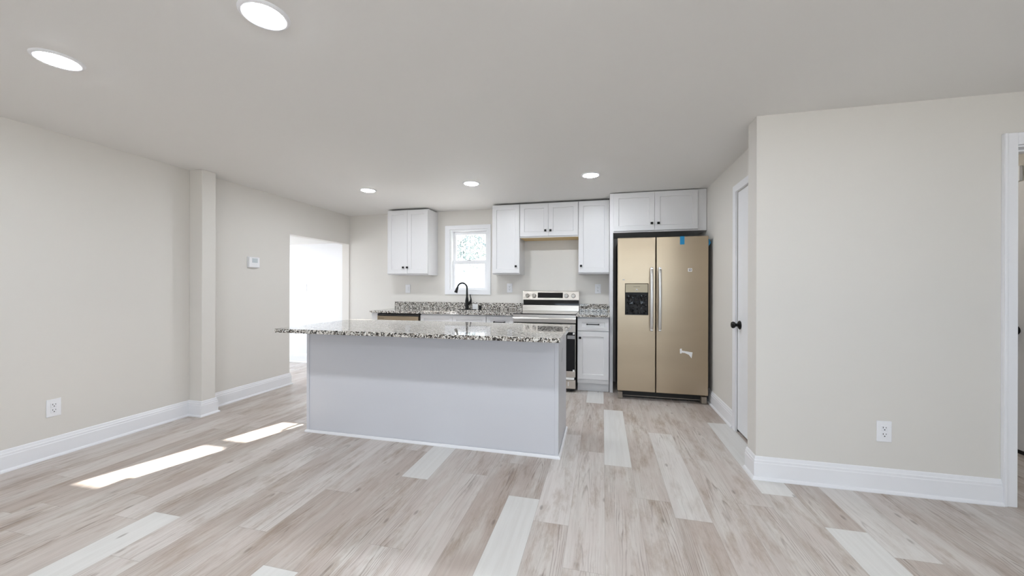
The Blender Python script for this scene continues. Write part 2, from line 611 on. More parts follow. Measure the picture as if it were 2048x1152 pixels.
# baseboards with a stepped cap and shoe moulding
PROF = [(0, 0), (0.028, 0), (0.028, 0.006), (0.024, 0.014), (0.016, 0.019), (0.016, 0.104), (0.0135, 0.109), (0.0135, 0.121),
        (0.010, 0.126), (0.007, 0.141), (0.004, 0.145), (0, 0.145)]
def base_run(mb, p0, p1, n, e0=0, e1=0):
    p0, p1, n = Vector((*p0, 0)), Vector((*p1, 0)), Vector((*n, 0))
    t = (p1 - p0).normalized()
    mb.loft([[p0 + n * d - t * d * e0 + Vector((0, 0, z)) for d, z in PROF],
             [p1 + n * d + t * d * e1 + Vector((0, 0, z)) for d, z in PROF]])
b = MB()
base_run(b, (XL, YB), (XL, 2.765), (1, 0), 0, -1)
base_run(b, (XL, 2.765), (XL + 0.155, 2.765), (0, -1), -1, 1)
base_run(b, (XL + 0.155, 2.765), (XL + 0.155, 2.895), (1, 0), 1, 1)
base_run(b, (XL + 0.155, 2.895), (XL, 2.895), (0, 1), 1, -1)
base_run(b, (XL, 2.895), (XL, OP0), (1, 0), -1, 1)
base_run(b, (XL, OP0), (XL - T, OP0), (0, 1), 1, 0)
struct(b.build('baseboard_left', 'trim', smooth=False), 'white baseboard along the left wall and its column', 'baseboard')
b = MB()
base_run(b, (XR, 3.655), (XR, 4.62), (-1, 0), 0, 0)
struct(b.build('baseboard_right', 'trim', smooth=False), 'white baseboard between the refrigerator and the closet door', 'baseboard')
b = MB()
base_run(b, (PX, PY1), (PX, PY0), (-1, 0), 0, 1)
base_run(b, (PX, PY0), (2.197, PY0), (0, -1), 1, 0)
struct(b.build('baseboard_partition', 'trim', smooth=False), 'white baseboard along the partition wall at right', 'baseboard')
b = MB()
base_run(b, (XL, YK), (-3.05, YK), (0, -1), 0, 0)
struct(b.build('baseboard_back', 'trim', smooth=False), 'short white baseboard on the kitchen wall left of the counter', 'baseboard')
b = MB()
base_run(b, (-6.0, 5.17), (XL - T, 5.17), (0, -1), 0, 0)
struct(b.build('baseboard_mudroom', 'trim', smooth=False), 'white baseboard on the mudroom wall', 'baseboard')
b = MB()
base_run(b, (3.055, 5.54), (3.055, 3.76), (-1, 0), 0, 0)
struct(b.build('baseboard_hallway', 'trim', smooth=False))

# right doorway: casing, jamb and stop
b = MB()
b.box(2.197, HX0 + 0.004, PY0 - 0.019, PY0, 0, HZ + 0.064)
b.box(HX0 + 0.004, HX1 + 0.06, PY0 - 0.019, PY0, HZ - 0.004, HZ + 0.064)
b.box(HX1 - 0.004, HX1 + 0.06, PY0 - 0.019, PY0, 0, HZ - 0.004)
b.box(2.197, 2.212, PY0 - 0.024, PY0 - 0.019, 0, HZ + 0.064)
struct(b.build('trim_2', 'trim', bevel=0.003), 'white door casing at the right edge of the partition wall', 'door casing')
b = MB()
b.box(HX0, HX0 + 0.012, PY0, PY1, 0, HZ - 0.012)
b.box(HX0, HX1, PY0, PY1, HZ - 0.012, HZ)
b.box(HX0 + 0.012, HX0 + 0.024, PY0 + 0.055, PY0 + 0.095, 0, HZ - 0.024)
b.box(HX0 + 0.012, HX1, PY0 + 0.055, PY0 + 0.095, HZ - 0.024, HZ - 0.012)
b.box(HX1 - 0.012, HX1, PY0, PY1, 0, HZ - 0.012)
struct(b.build('trim_3', 'trim', bevel=0.0015), 'white jamb inside the right doorway', 'door jamb')

# six-panel closet door in the right wall (faces -x)
def panel_door(name, y0, y1, z0, z1, xf, th, mat):
    """slab facing -x with six recessed raised panels"""
    b = MB()
    stile, mid, W_ = 0.105, 0.09, y1 - y0
    pw = (W_ - 2 * stile - mid) / 2
    cols = [(y0 + stile, y0 + stile + pw), (y1 - stile - pw, y1 - stile)]
    rows = [(z0 + 0.21, z0 + 0.80), (z0 + 0.97, z0 + 1.55), (z0 + 1.65, z1 - 0.115)]
    ys = sorted({y0, y1, *[v for c in cols for v in c]})
    zs = sorted({z0, z1, *[v for c in rows for v in c]})
    V = {}
    def vv(y, z, x):
        k = (round(y, 5), round(z, 5), round(x, 5))
        if k not in V:
            V[k] = b.bm.verts.new((x, y, z))
        return V[k]
    for i in range(len(ys) - 1):
        for j in range(len(zs) - 1):
            a, c, d, e = ys[i], ys[i + 1], zs[j], zs[j + 1]
            if (a, c) in cols and (d, e) in rows:
                prev = [vv(a, d, xf), vv(c, d, xf), vv(c, e, xf), vv(a, e, xf)]
                for m_, x_ in ((0.012, xf + 0.009), (0.022, xf + 0.009), (0.042, xf + 0.003)):
                    nx = [vv(a + m_, d + m_, x_), vv(c - m_, d + m_, x_), vv(c - m_, e - m_, x_), vv(a + m_, e - m_, x_)]
                    for k in range(4):
                        b.bm.faces.new((prev[k], prev[(k + 1) % 4], nx[(k + 1) % 4], nx[k]))
                    prev = nx
                b.bm.faces.new(prev)
            else:
                b.bm.faces.new((vv(a, d, xf), vv(c, d, xf), vv(c, e, xf), vv(a, e, xf)))
    b.box(xf + 0.0001, xf + th, y0, y1, z0, z1)
    return b.build(name, mat, angle=20)

def door_knob(parent, y, z, xf):
    k = MB()
    k.lathe([(0.0, 0.0), (0.036, 0.0), (0.037, 0.006), (0.030, 0.012), (0.014, 0.015), (0.0125, 0.034), (0.020, 0.038), (0.0275, 0.047),
             (0.0285, 0.056), (0.022, 0.066), (0.0, 0.070)], (xf, y, z), '-x', 28)
    return k.build('knob', 'black_metal', parent)

d = panel_door('door_1', DY0 + 0.003, DY1 - 0.0025, 0.022, DZ - 0.003, XR + 0.002, 0.035, 'door')
struct(d, 'white panelled closet door with black knob beside the refrigerator', 'door')
door_knob(d, 3.515, 0.915, XR + 0.002)
b = MB()
b.box(XR - 0.018, XR, DY1 + 0.004, DY1 + 0.070, 0, DZ + 0.062)
b.box(XR - 0.018, XR, PY1, DY1 + 0.004, DZ + 0.004, DZ + 0.062)
b.box(XR - 0.0, XR + 0.06, DY1, DY1 + 0.0005, 0, DZ)
struct(b.build('trim_4', 'trim', bevel=0.004), 'white casing around the closet door', 'door casing')
b = MB()
b.box(XR + 0.05, XR + 0.11, DY0, DY1, 0.0, DZ)  # black sheet standing in for the darkness behind the closet door
struct(b.build('closet_dark_sheet', 'black_plastic', smooth=False))

d = panel_door('door_2', 2.90, 3.715, 0.03, 2.02, 3.012, 0.04, 'door')
struct(d, 'white hallway door with black knob seen through the right doorway', 'door')
door_knob(d, 3.628, 0.915, 3.012)
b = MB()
b.box(3.0125, 3.054, 2.90, 3.715, 0.001, 0.024)  # black strip painting the shade in the gap under the hallway door
struct(b.build('under_door_shade', 'black_plastic', smooth=False))
t = thing('wall_vent', 'small white louvered vent high on the hallway wall above the door', 'vent', (3.055, 3.70, 2.035))
b = MB()
b.box(3.035, 3.055, 3.63, 3.80, 2.035, 2.15)
b.build('housing', 'white_plastic', t, bevel=0.003)
for i, z in enumerate((2.062, 2.080, 2.098)):
    b = MB()
    b.box(3.033, 3.036, 3.64, 3.79, z, z + 0.010)
    b.build('louver', 'sticker_grey', t)
b = MB()
b.box(3.033, 3.036, 3.64, 3.79, 2.121, 2.127)
b.build('slot', 'slot', t)

# ------------------------------------------------------------------ sink window
b = MB()
b.slab_with_hole(-2.228, -1.536, 1.125, 2.120, WX0, WX1, WZ0, WZ1, YK - 0.018, YK, None, lambda u, v, w: (u, w, v))
win = b.build('window_1', 'trim', bevel=0.003)
struct(win, 'white double-hung window above the kitchen sink', 'window')
b = MB()
b.slab_with_hole(WX0, WX1, WZ0, WZ1, WX0 + 0.022, WX1 - 0.022, WZ0 + 0.018, WZ1 - 0.022, YK + 0.002, YK + T + 0.02, None, lambda u, v, w: (u, w, v))
b.build('frame', 'vinyl', win, bevel=0.002)
zm = 1.594
def sash(name, z0, z1, y, rail_top, rail_bot):
    s = MB()
    x0, x1 = WX0 + 0.022, WX1 - 0.022
    s.slab_with_hole(x0, x1, z0, z1, x0 + 0.040, x1 - 0.040, z0 + rail_bot, z1 - rail_top, y, y + 0.03, None, lambda u, v, w: (u, w, v))
    o = s.build(name, 'vinyl', win, bevel=0.003)
    g = MB()
    g.box(x0 + 0.038, x1 - 0.038, y + 0.013, y + 0.017, z0 + rail_bot - 0.002, z1 - rail_top + 0.002)
    g.build('pane', 'glass', o)
    return o
sash('upper_sash', zm - 0.018, WZ1 - 0.022, YK + 0.085, 0.045, 0.050)
lo = sash('lower_sash', WZ0 + 0.018, zm + 0.022, YK + 0.052, 0.052, 0.025)
b = MB()
b.box(-1.905, -1.845, YK + 0.040, YK + 0.054, zm + 0.022, zm + 0.032)
b.build('sash_lock', 'sticker_grey', lo, bevel=0.002)

# rear window frame (behind the camera, the room's main daylight)
b = MB()
b.slab_with_hole(-1.6, 2.9, 0.85, 2.00, -1.55, 2.85, 0.90, 1.95, YB - 0.03, YB - 0.09, None, lambda u, v, w: (u, w, v))
b.box(0.61, 0.69, YB - 0.09, YB - 0.03, 0.90, 1.95)
struct(b.build('window_2', 'vinyl', bevel=0.002))
b = MB()
b.slab_with_hole(3.3, 4.9, 0.25, 1.75, 3.35, 4.85, 0.30, 1.70, -6.02, -6.1, None, lambda u, v, w: (w, u, v))
struct(b.build('added_window_mudroom', 'vinyl', bevel=0.002))  # added unseen window, put in to flood the mudroom with daylight

# ------------------------------------------------------------------ ceiling lights
LIGHTS = [(-1.345, 1.255, 'large round recessed ceiling light at the top of the view, nearest the camera'),
          (-2.597, 1.270, 'round recessed ceiling light near the left wall, far left of the view'),
          (-2.603, 3.785, 'small round ceiling light leftmost of the three near the kitchen cabinets'),
          (-1.358, 3.780, 'small round ceiling light in the middle of the three, in front of the sink window'),
          (-0.116, 3.765, 'small round ceiling light rightmost of the three, in front of the range cabinets'),
          (-0.10, 1.26, 'recessed ceiling light just above the top edge of the view, right of the large one'),
          (1.15, 1.26, 'recessed ceiling light beyond the top edge of the view, over the partition wall'),
          (-2.60, -1.26, 'recessed ceiling light behind the camera, left of the three in its row'),
          (-1.35, -1.26, 'recessed ceiling light behind the camera, middle of the three in its row'),
          (-0.10, -1.26, 'recessed ceiling light behind the camera, right of the three in its row'),
          (1.15, -1.26, 'recessed ceiling light behind the camera, by the side wall')]
proto = None
for x, y, lab in LIGHTS:
    if proto is None:
        proto = thing('recessed_light', lab, 'ceiling light', (x, y, H), 'recessed ceiling lights')
        b = MB()
        ring = [(0.0735, -0.004), (0.0735, -0.0075), (0.078, -0.0095), (0.086, -0.008), (0.092, -0.003), (0.093, 0.0), (0.0735, 0.0)]
        rings = []
        for k in range(48):
            a = 2 * math.pi * k / 48
            rings.append([(x + r * math.cos(a), y + r * math.sin(a), H + h) for r, h in ring])
        b.loft(rings, closed=True)
        b.build('trim_ring', 'white_plastic', proto)
        b = MB()
        b.lathe([(0.0735, -0.0005), (0.0735, -0.0070), (0.060, -0.0125), (0.0, -0.0155)], (x, y, H), 'z', 48)
        b.build('lens', 'led', proto)
        continue
    c = copy_tree(proto)
    c.location = (x, y, H)
    c['label'] = lab
    if y > 3:
        for ch in c.children:
            if ch.name.startswith('lens'):
                ch.material_slots[0].link = 'OBJECT'
                ch.material_slots[0].material = M['led_kitchen']
t = thing('added_fill_lamp', 'added unseen square lamp that brightens the mudroom behind the opening', 'ceiling light', (-4.9, 3.9, MZ))  # added lamp, put in to blow the mudroom wall out to white
b = MB()
b.box(-5.15, -4.65, 3.65, 4.15, MZ - 0.03, MZ)
b.build('housing', 'white_plastic', t, bevel=0.004)
b = MB()
b.box(-5.13, -4.67, 3.67, 4.13, MZ - 0.045, MZ - 0.030)
b.build('fill_emitter', 'fill_mudroom', t)

t = thing('added_fill_lamp', 'added unseen round lamp that brightens the hallway behind the partition wall', 'ceiling light', (2.55, 4.2, H))  # added lamp, put in because the hallway rendered too dark
b = MB()
b.lathe([(0.0, 0.0), (0.15, 0.0), (0.15, -0.02), (0.0, -0.02)], (2.55, 4.2, H), 'z', 32)
b.build('housing', 'white_plastic', t)
b = MB()
b.lathe([(0.0, -0.020), (0.14, -0.020), (0.13, -0.045), (0.08, -0.06), (0.0, -0.065)], (2.55, 4.2, H), 'z', 32)
b.build('fill_emitter', 'fill_hall', t)

# ------------------------------------------------------------------ cabinets
def knob(parent, x, z, yf):
    b = MB()
    b.box(x - 0.0135, x + 0.0135, yf - 0.027, yf - 0.015, z - 0.0135, z + 0.0135)
    b.tube([(x, yf + 0.001, z), (x, yf - 0.016, z)], 0.006, 12)
    return b.build('knob', 'black_metal', parent, bevel=0.0025)

def bar_pull(parent, xa, xb, z, yf):
    b = MB()
    b.box(xa, xb, yf - 0.034, yf - 0.025, z - 0.005, z + 0.005)
    for x in (xa + 0.006, xb - 0.006):
        b.box(x - 0.007, x + 0.007, yf - 0.036, yf + 0.001, z - 0.007, z + 0.007)
    return b.build('handle', 'black_metal', parent, bevel=0.002)

UF = 4.775   # front face of the upper doors
def upper(label, x0, x1, z0, z1, doors, knobs, yf=UF, yb=YK - 0.001, name='wall_cabinet', door_z=None, door_x=None, raw=False):
    r = thing(name, label, 'cabinet', ((x0 + x1) / 2, (yf + yb) / 2, z0), 'white wall cabinets')
    b = MB()
    b.box(x0, x1, yf + 0.020, yb, z0, z1)
    b.build('body', 'cabinet', r, bevel=0.001)
    if raw:
        b = MB()
        b.box(x0 + 0.004, x1 - 0.004, yf + 0.040, yb - 0.002, z0 - 0.004, z0 + 0.002)
        b.build('underside_panel', 'raw_wood', r)['label'] = 'bare pale wood underside'
    dz0, dz1 = door_z or (z0 + 0.016, z1 - 0.010)
    dx0, dx1 = door_x or (x0 + 0.003, x1 - 0.003)
    w = (dx1 - dx0) / doors
    for i in range(doors):
        a = dx0 + i * w + (0.0012 if i else 0)
        c = dx0 + (i + 1) * w - (0.0012 if i < doors - 1 else 0)
        b = MB()
        b.shaker(a, c, dz0, dz1, yf)
        dr = b.build('door', 'cabinet', r)
        knob(dr, knobs[i][0], knobs[i][1], yf)
    return r

UZ1 = 2.314
upper('two-door white wall cabinet left of the sink window', -2.972, -2.346, 1.400, UZ1, 2, [(-2.715, 1.503), (-2.653, 1.503)])
upper('narrow one-door white wall cabinet between the sink window and the range', -1.423, -1.051, 1.400, UZ1, 1, [(-1.097, 1.503)])
upper('short two-door white wall cabinet above the range', -1.049, -0.299, 1.872, UZ1, 2, [(-0.712, 1.956), (-0.646, 1.955)], raw=True)
upper('narrow one-door white wall cabinet between the range and the refrigerator', -0.297, 0.080, 1.400, UZ1, 1, [(-0.262, 1.499)])
upper('deep two-door white cabinet above the refrigerator', 0.0807, XR - 0.003, 1.867, H - 0.006, 2, [(0.541, 1.960), (0.611, 1.959)],
      yf=4.530, name='refrigerator_cabinet', door_z=(1.883, 2.320), door_x=(0.122, 1.0235))
# dark shadow line strips (scribe gap) are left open above the boxes

b = MB()
b.box(0.0807, 0.1185, 4.550, YK - 0.001, 0, 1.8665)
tag(b.build('end_panel', 'cabinet', bevel=0.001), 'tall narrow white panel between the base cabinet and the refrigerator', 'cabinet panel')

BF, ZC, ZB = 4.487, 0.914, 0.884   # base fronts, counter top and underside
def base_body(r, x0, x1):
    b = MB()
    b.box(x0, x1, BF + 0.020, YK - 0.002, 0.105, ZB - 0.0005)
    b.build('body', 'cabinet', r, bevel=0.001)
    b = MB()
    b.box(x0, x1, BF + 0.082, BF + 0.10, 0.0, 0.105)
    b.build('toe_kick', 'cabinet', r, bevel=0.001)

r = thing('base_cabinet', 'white base cabinet with one drawer and one door right of the range', 'cabinet', (-0.105, 4.8, 0), 'white base cabinets')
base_body(r, -0.288, 0.074)
b = MB()
b.shaker(-0.286, 0.072, 0.722, 0.866, BF, fr=0.045)
dr = b.build('drawer', 'cabinet', r)
bar_pull(dr, -0.181, -0.036, 0.800, BF)
b = MB()
b.shaker(-0.286, 0.072, 0.155, 0.714, BF)
dr = b.build('door', 'cabinet', r)
knob(dr, -0.256, 0.640, BF)

r = thing('base_cabinet', 'white base cabinet with drawer and black bar pull between sink and range', 'cabinet', (-1.235, 4.8, 0), 'white base cabinets')
base_body(r, -1.412, -1.060)
b = MB()
b.shaker(-1.409, -1.063, 0.722, 0.866, BF, fr=0.045)
dr = b.build('drawer', 'cabinet', r)
bar_pull(dr, -1.31, -1.165, 0.800, BF)
b = MB()
b.shaker(-1.409, -1.063, 0.125, 0.714, BF)
dr = b.build('door', 'cabinet', r)
knob(dr, -1.095, 0.640, BF)

r = thing('sink_cabinet', 'white base cabinet under the kitchen sink with two false drawer fronts', 'cabinet', (-1.86, 4.8, 0), 'white base cabinets')
base_body(r, -2.310, -1.4135)
for a, c, kx in ((-2.308, -1.863, -1.895), (-1.860, -1.4155, -1.828)):
    b = MB()
    b.shaker(a, c, 0.722, 0.866, BF, fr=0.045)
    b.build('drawer_front', 'cabinet', r)
    b = MB()
    b.shaker(a, c, 0.125, 0.714, BF)
    dr = b.build('door', 'cabinet', r)
    knob(dr, kx, 0.640, BF)

b = MB()
b.box(-3.022, -2.930, BF, YK - 0.002, 0, ZB - 0.0005)
tag(b.build('filler_panel', 'cabinet', bevel=0.001), 'narrow white panel closing the counter end left of the dishwasher', 'cabinet panel')

# ------------------------------------------------------------------ dishwasher
r = thing('dishwasher', 'stainless dishwasher under the counter left of the sink', 'dishwasher', (-2.62, 4.8, 0))
b = MB()
b.box(-2.924, -2.316, 4.50, 5.06, 0.01, 0.872)
b.build('body', 'black_plastic', r)
b = MB()
b.box(-2.922, -2.325, 4.458, 4.498, 0.11, 0.846)
dr = b.build('door', 'steel', r, bevel=0.004)
b = MB()
b.box(-2.922, -2.318, 4.464, 4.4995, 0.848, 0.874)
b.build('control_strip', 'black_plastic', r, bevel=0.002)
def wordmark(txt, size, loc, parent, mat='grey_ink', rot=(math.pi / 2, 0, 0), name='wordmark'):
    cu = bpy.data.curves.new(name, 'FONT')
    cu.body = txt
    cu.size = size
    cu.extrude = 0.0003
    cu.align_x = 'CENTER'
    cu.align_y = 'CENTER'
    tmp = bpy.data.objects.new(name + '_tmp', cu)
    COL.objects.link(tmp)
    dg = bpy.context.evaluated_depsgraph_get()
    me = bpy.data.meshes.new_from_object(tmp.evaluated_get(dg))
    bpy.data.objects.remove(tmp)
    q = parent
    while q.parent is not None:
        q = q.parent
    me.transform(Matrix.Translation(Vector(loc) - Vector(q.location)) @ Matrix.Rotation(rot[2], 4, 'Z') @ Matrix.Rotation(rot[0], 4, 'X'))
    me.materials.clear()
    me.materials.append(M[mat])
    o = bpy.data.objects.new(name, me)
    COL.objects.link(o)
    o.parent = parent
    return o
wordmark('FRIGIDAIRE', 0.016, (-2.865, 4.4578, 0.815), dr)

# ------------------------------------------------------------------ granite counters, sink, faucet
SX0, SX1, SY0, SY1 = -2.26, -1.46, 4.565, 4.925
r = thing('kitchen_countertop', 'speckled grey granite counter around the kitchen sink', 'countertop', (-2.05, 4.78, ZB), 'speckled granite counters')
b = MB()
b.slab_with_hole(-3.040, -1.058, 4.455, YK - 0.002, SX0, SX1, SY0, SY1, ZC, ZB, None, lambda u, v, w: (u, v, w))
b.build('slab', 'granite', r, bevel=0.003)
b = MB()
b.box(-3.035, -1.058, YK - 0.022, YK - 0.002, ZC, 1.012)
tag(b.build('backsplash', 'granite', bevel=0.002), 'long low granite backsplash strip behind the sink and faucet', 'backsplash', 'granite backsplash strips')
r = thing('kitchen_countertop', 'small speckled granite counter between range and refrigerator', 'countertop', (-0.11, 4.78, ZB), 'speckled granite counters')
b = MB()
b.box(-0.300, 0.0800, 4.455, YK - 0.002, ZB, ZC)
b.build('slab', 'granite', r, bevel=0.003)
b = MB()
b.box(-0.300, 0.061, YK - 0.022, YK - 0.002, ZC, 1.012)
tag(b.build('backsplash', 'granite', bevel=0.002), 'short granite backsplash strip right of the range', 'backsplash', 'granite backsplash strips')
b = MB()
b.box(0.061, 0.0800, 4.56, YK - 0.002, ZC, 1.012)
tag(b.build('side_splash', 'granite', bevel=0.002), 'narrow granite side splash against the tall panel by the refrigerator', 'backsplash', 'granite backsplash strips')

r = thing('kitchen_sink', 'undermount stainless sink bowl below the window', 'sink', (-1.86, 4.745, 0.70))
b = MB()
b.slab_with_hole(SX0 - 0.012, SX1 + 0.012, SY0 - 0.012, SY1 + 0.012, SX0 + 0.004, SX1 - 0.004, SY0 + 0.004, SY1 - 0.004,
                 ZB - 0.001, 0.68, 0.195, lambda u, v, w: (u, v, w) if w > 0.69 and w < ZB + 1 else (u, v, w))
b.bm.free()
b.bm = bmesh.new()
o_ = [(SX0 - 0.010, SY0 - 0.010), (SX1 + 0.010, SY0 - 0.010), (SX1 + 0.010, SY1 + 0.010), (SX0 - 0.010, SY1 + 0.010)]
i_ = [(SX0, SY0), (SX1, SY0), (SX1, SY1), (SX0, SY1)]
j_ = [(SX0 + 0.02, SY0 + 0.02), (SX1 - 0.02, SY0 + 0.02), (SX1 - 0.02, SY1 - 0.02), (SX0 + 0.02, SY1 - 0.02)]
b.loft([[(x, y, 0.69) for x, y in o_], [(x, y, ZB - 0.001) for x, y in o_], [(x, y, ZB - 0.001) for x, y in i_],
        [(x, y, 0.73) for x, y in i_], [(x, y, 0.705) for x, y in j_]])
b.build('bowl', 'steel_sink', r, bevel=0.004)
b = MB()
b.lathe([(0.0, 0.0), (0.044, 0.0), (0.045, 0.004), (0.034, 0.005), (0.030, 0.001), (0.0, 0.001)], (-1.86, 4.745, 0.706), 'z', 28)
b.build('drain', 'steel_sink', r)

FX, FY = -1.858, 5.005
r = thing('kitchen_faucet', 'matte black pull-down gooseneck faucet in front of the sink window', 'faucet', (FX, FY, ZC))
b = MB()
pl = [(FX - 0.135 + 0.03 * 0, 0)]
ring = []
for k in range(32):
    a = 2 * math.pi * k / 32
    cx = 0.105 if math.cos(a) > 0 else -0.105
    ring.append((FX + 0.005 + cx + 0.030 * math.cos(a), FY + 0.030 * math.sin(a)))
b.loft([[(x, y, ZC) for x, y in ring], [(x, y, ZC + 0.006) for x, y in ring]])
b.build('deck_plate', 'black_metal', r, bevel=0.002)
b = MB()
b.lathe([(0.0, 0.0), (0.027, 0.0), (0.027, 0.012), (0.0245, 0.02), (0.0255, 0.075), (0.024, 0.12), (0.0185, 0.155), (0.015, 0.17), (0.0, 0.17)], (FX, FY, ZC + 0.006), 'z', 28)
b.build('body', 'black_metal', r)
sx, sy = -0.86, -0.51            # direction the spout points over the sink
path, rad = [], []
R_ = 0.066
zc_ = 1.222
path.append((FX, FY, ZC + 0.16)); rad.append(0.0145)
path.append((FX, FY, 1.13)); rad.append(0.0135)
for k in range(15):
    a = math.pi * k / 14 * 0.93
    d_ = R_ - R_ * math.cos(a)
    path.append((FX + sx * d_, FY + sy * d_, zc_ + R_ * math.sin(a)))
    rad.append(0.0125)
b = MB()
b.tube(path, rad, 18)
b.build('spout', 'black_metal', r)
e = Vector(path[-1])
dd = (Vector(path[-1]) - Vector(path[-2])).normalized()
b = MB()
b.tube([e, e + dd * 0.012, e + dd * 0.05, e + dd * 0.085, e + dd * 0.088], [0.0135, 0.0150, 0.0185, 0.0245, 0.020], 20)
b.build('spray_head', 'black_metal', r)
b = MB()
b.tube([(FX + 0.012, FY, 0.995), (FX + 0.035, FY - 0.004, 1.002), (FX + 0.052, FY - 0.006, 1.020), (FX + 0.060, FY - 0.006, 1.045), (FX + 0.060, FY - 0.006, 1.07),
        (FX + 0.052, FY - 0.006, 1.105), (FX + 0.047, FY - 0.006, 1.13)], [0.020, 0.021, 0.020, 0.014, 0.009, 0.007, 0.006], 16)
b.build('lever', 'black_metal', r)

b = MB()
b.lathe([(0.0, 0.0), (0.024, 0.0), (0.024, 0.004), (0.0205, 0.006), (0.0205, 0.058), (0.018, 0.063), (0.0, 0.063)], (-1.665, FY, ZC), 'z', 28)
tag(b.build('air_gap', 'black_metal'), 'short black cylindrical cap on the counter right of the faucet', 'sink fitting')
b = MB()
b.box(-1.800, -1.722, YK - 0.028, YK - 0.0235, ZC + 0.001, ZC + 0.078)  # thin white block for an unclear white mark beside the faucet
tag(b.build('white_mark', 'paper'), 'small white rectangle standing at the backsplash right of the faucet', 'card')

# ------------------------------------------------------------------ range
RX0, RX1, RF = -1.052, -0.303, 4.430
r = thing('kitchen_range', 'stainless electric range with black glass top between the base cabinets', 'range', ((RX0 + RX1) / 2, 4.75, 0))
b = MB()
b.box(RX0 + 0.002, RX1 - 0.002, RF + 0.045, 5.07, 0.03, 0.9045)
b.build('body', 'dark_body', r)
b = MB()
b.box(RX0, RX1, RF - 0.004, 4.995, 0.905, 0.917)
b.build('cooktop', 'black_glass', r, bevel=0.003)
b = MB()
b.loft([[(x, RF + 0.044, 0.812), (x, RF, 0.812), (x, RF - 0.004, 0.858), (x, RF + 0.002, 0.866), (x, RF + 0.002, 0.9045), (x, RF + 0.044, 0.9045)] for x in (RX0, RX1)])
b.build('front_panel', 'steel_range', r, smooth=False)
# back guard
b = MB()
b.loft([[(x, 5.085, 0.917), (x, 4.996, 0.917), (x, 5.004, 0.992), (x, 5.085, 0.995)] for x in (RX0 - 0.002, RX1 + 0.002)])
b.build('riser', 'steel_range', r, bevel=0.002)
b = MB()
b.box(RX0 + 0.002, RX1 - 0.002, 5.035, 5.085, 0.993, 1.066)
b.build('vent_recess', 'black_glass', r)
b = MB()
b.loft([[(x, 5.088, 1.062), (x, 4.990, 1.062), (x, 5.012, 1.176), (x, 5.020, 1.180), (x, 5.088, 1.180)] for x in (RX0 - 0.003, RX1 + 0.003)])
cp = b.build('control_panel', 'steel_range', r, bevel=0.003)
def on_panel(z):           # y of the sloped control panel at height z
    return 4.990 + (z - 1.062) / (1.176 - 1.062) * 0.022
b = MB()
b.loft([[(x, on_panel(1.090) - 0.0025, 1.090), (x, on_panel(1.160) - 0.0025, 1.160), (x, on_panel(1.160) + 0.003, 1.160), (x, on_panel(1.090) + 0.003, 1.090)]
        for x in (-0.848, -0.512)])
b.build('display', 'black_glass', cp, bevel=0.001)
for x in (-0.989, -0.896, -0.465, -0.373):
    b = MB()
    yk = on_panel(1.120)
    b.lathe([(0.0, -0.002), (0.028, -0.002), (0.0285, 0.006), (0.026, 0.008), (0.0245, 0.026), (0.022, 0.029), (0.0, 0.029)], (x, yk, 1.120), '-y', 28)
    b.box(x - 0.004, x + 0.004, yk - 0.034, yk - 0.028, 1.100, 1.141)
    b.build('knob', 'knob_steel', cp, bevel=0.0008)
# oven door
b = MB()
b.box(RX0 + 0.003, RX1 - 0.003, RF + 0.004, RF + 0.044, 0.178, 0.798)
od = b.build('oven_door', 'steel_range', r, bevel=0.003)
b = MB()
b.box(RX0 + 0.006, RX1 - 0.006, RF + 0.001, RF + 0.006, 0.250, 0.706)
b.build('oven_window', 'black_glass', od, bevel=0.001)
b = MB()
b.tube([(RX0 + 0.045, RF - 0.045, 0.765), (RX1 - 0.045, RF - 0.045, 0.765)], 0.012, 16)
for x in (RX0 + 0.06, RX1 - 0.06):
    b.box(x - 0.010, x + 0.010, RF - 0.045, RF + 0.005, 0.757, 0.773)
b.build('handle', 'steel_handle', od, bevel=0.001)
b = MB()
b.box(-0.40, RX1 - 0.008, RF - 0.0005, RF + 0.0015, 0.628, 0.668)
b.build('energy_sticker', 'sticker_grey', od)['label'] = 'grey sticker on the oven glass'
for z in (0.690, 0.258):
    b = MB()
    b.box(-0.336, RX1 - 0.012, RF - 0.006, RF + 0.002, z - 0.011, z + 0.011)
    b.build('packing_block', 'foam', od, bevel=0.002)['label'] = 'small white packing block'
b = MB()
b.box(RX0 + 0.003, RX1 - 0.003, RF + 0.004, RF + 0.044, 0.045, 0.146)
dw = b.build('storage_drawer', 'steel_range', r, bevel=0.003)
b = MB()
b.box(RX0 + 0.005, RX1 - 0.016, RF - 0.002, RF + 0.03, 0.150, 0.174)
b.build('foam_strip', 'foam', r, bevel=0.002)['label'] = 'white foam packing strip'
b = MB()
b.box(-0.392, -0.382, RF + 0.0015, RF + 0.0045, 0.075, 0.125)
b.build('drawer_sticker', 'paper', dw)
for x in (RX0 + 0.05, RX1 - 0.05):
    for y in (RF + 0.09, 5.0):
        b = MB()
        b.lathe([(0.0, 0.0), (0.024, 0.0), (0.024, 0.012), (0.012, 0.014), (0.012, 0.032), (0.0, 0.032)], (x, y, 0.0), 'z', 20)
        b.build('foot', 'black_plastic', r)
b = MB()
b.box(RX0 + 0.01, RX1 - 0.01, RF + 0.05, RF + 0.06, 0.012, 0.045)
b.build('toe_plate', 'black_plastic', r)

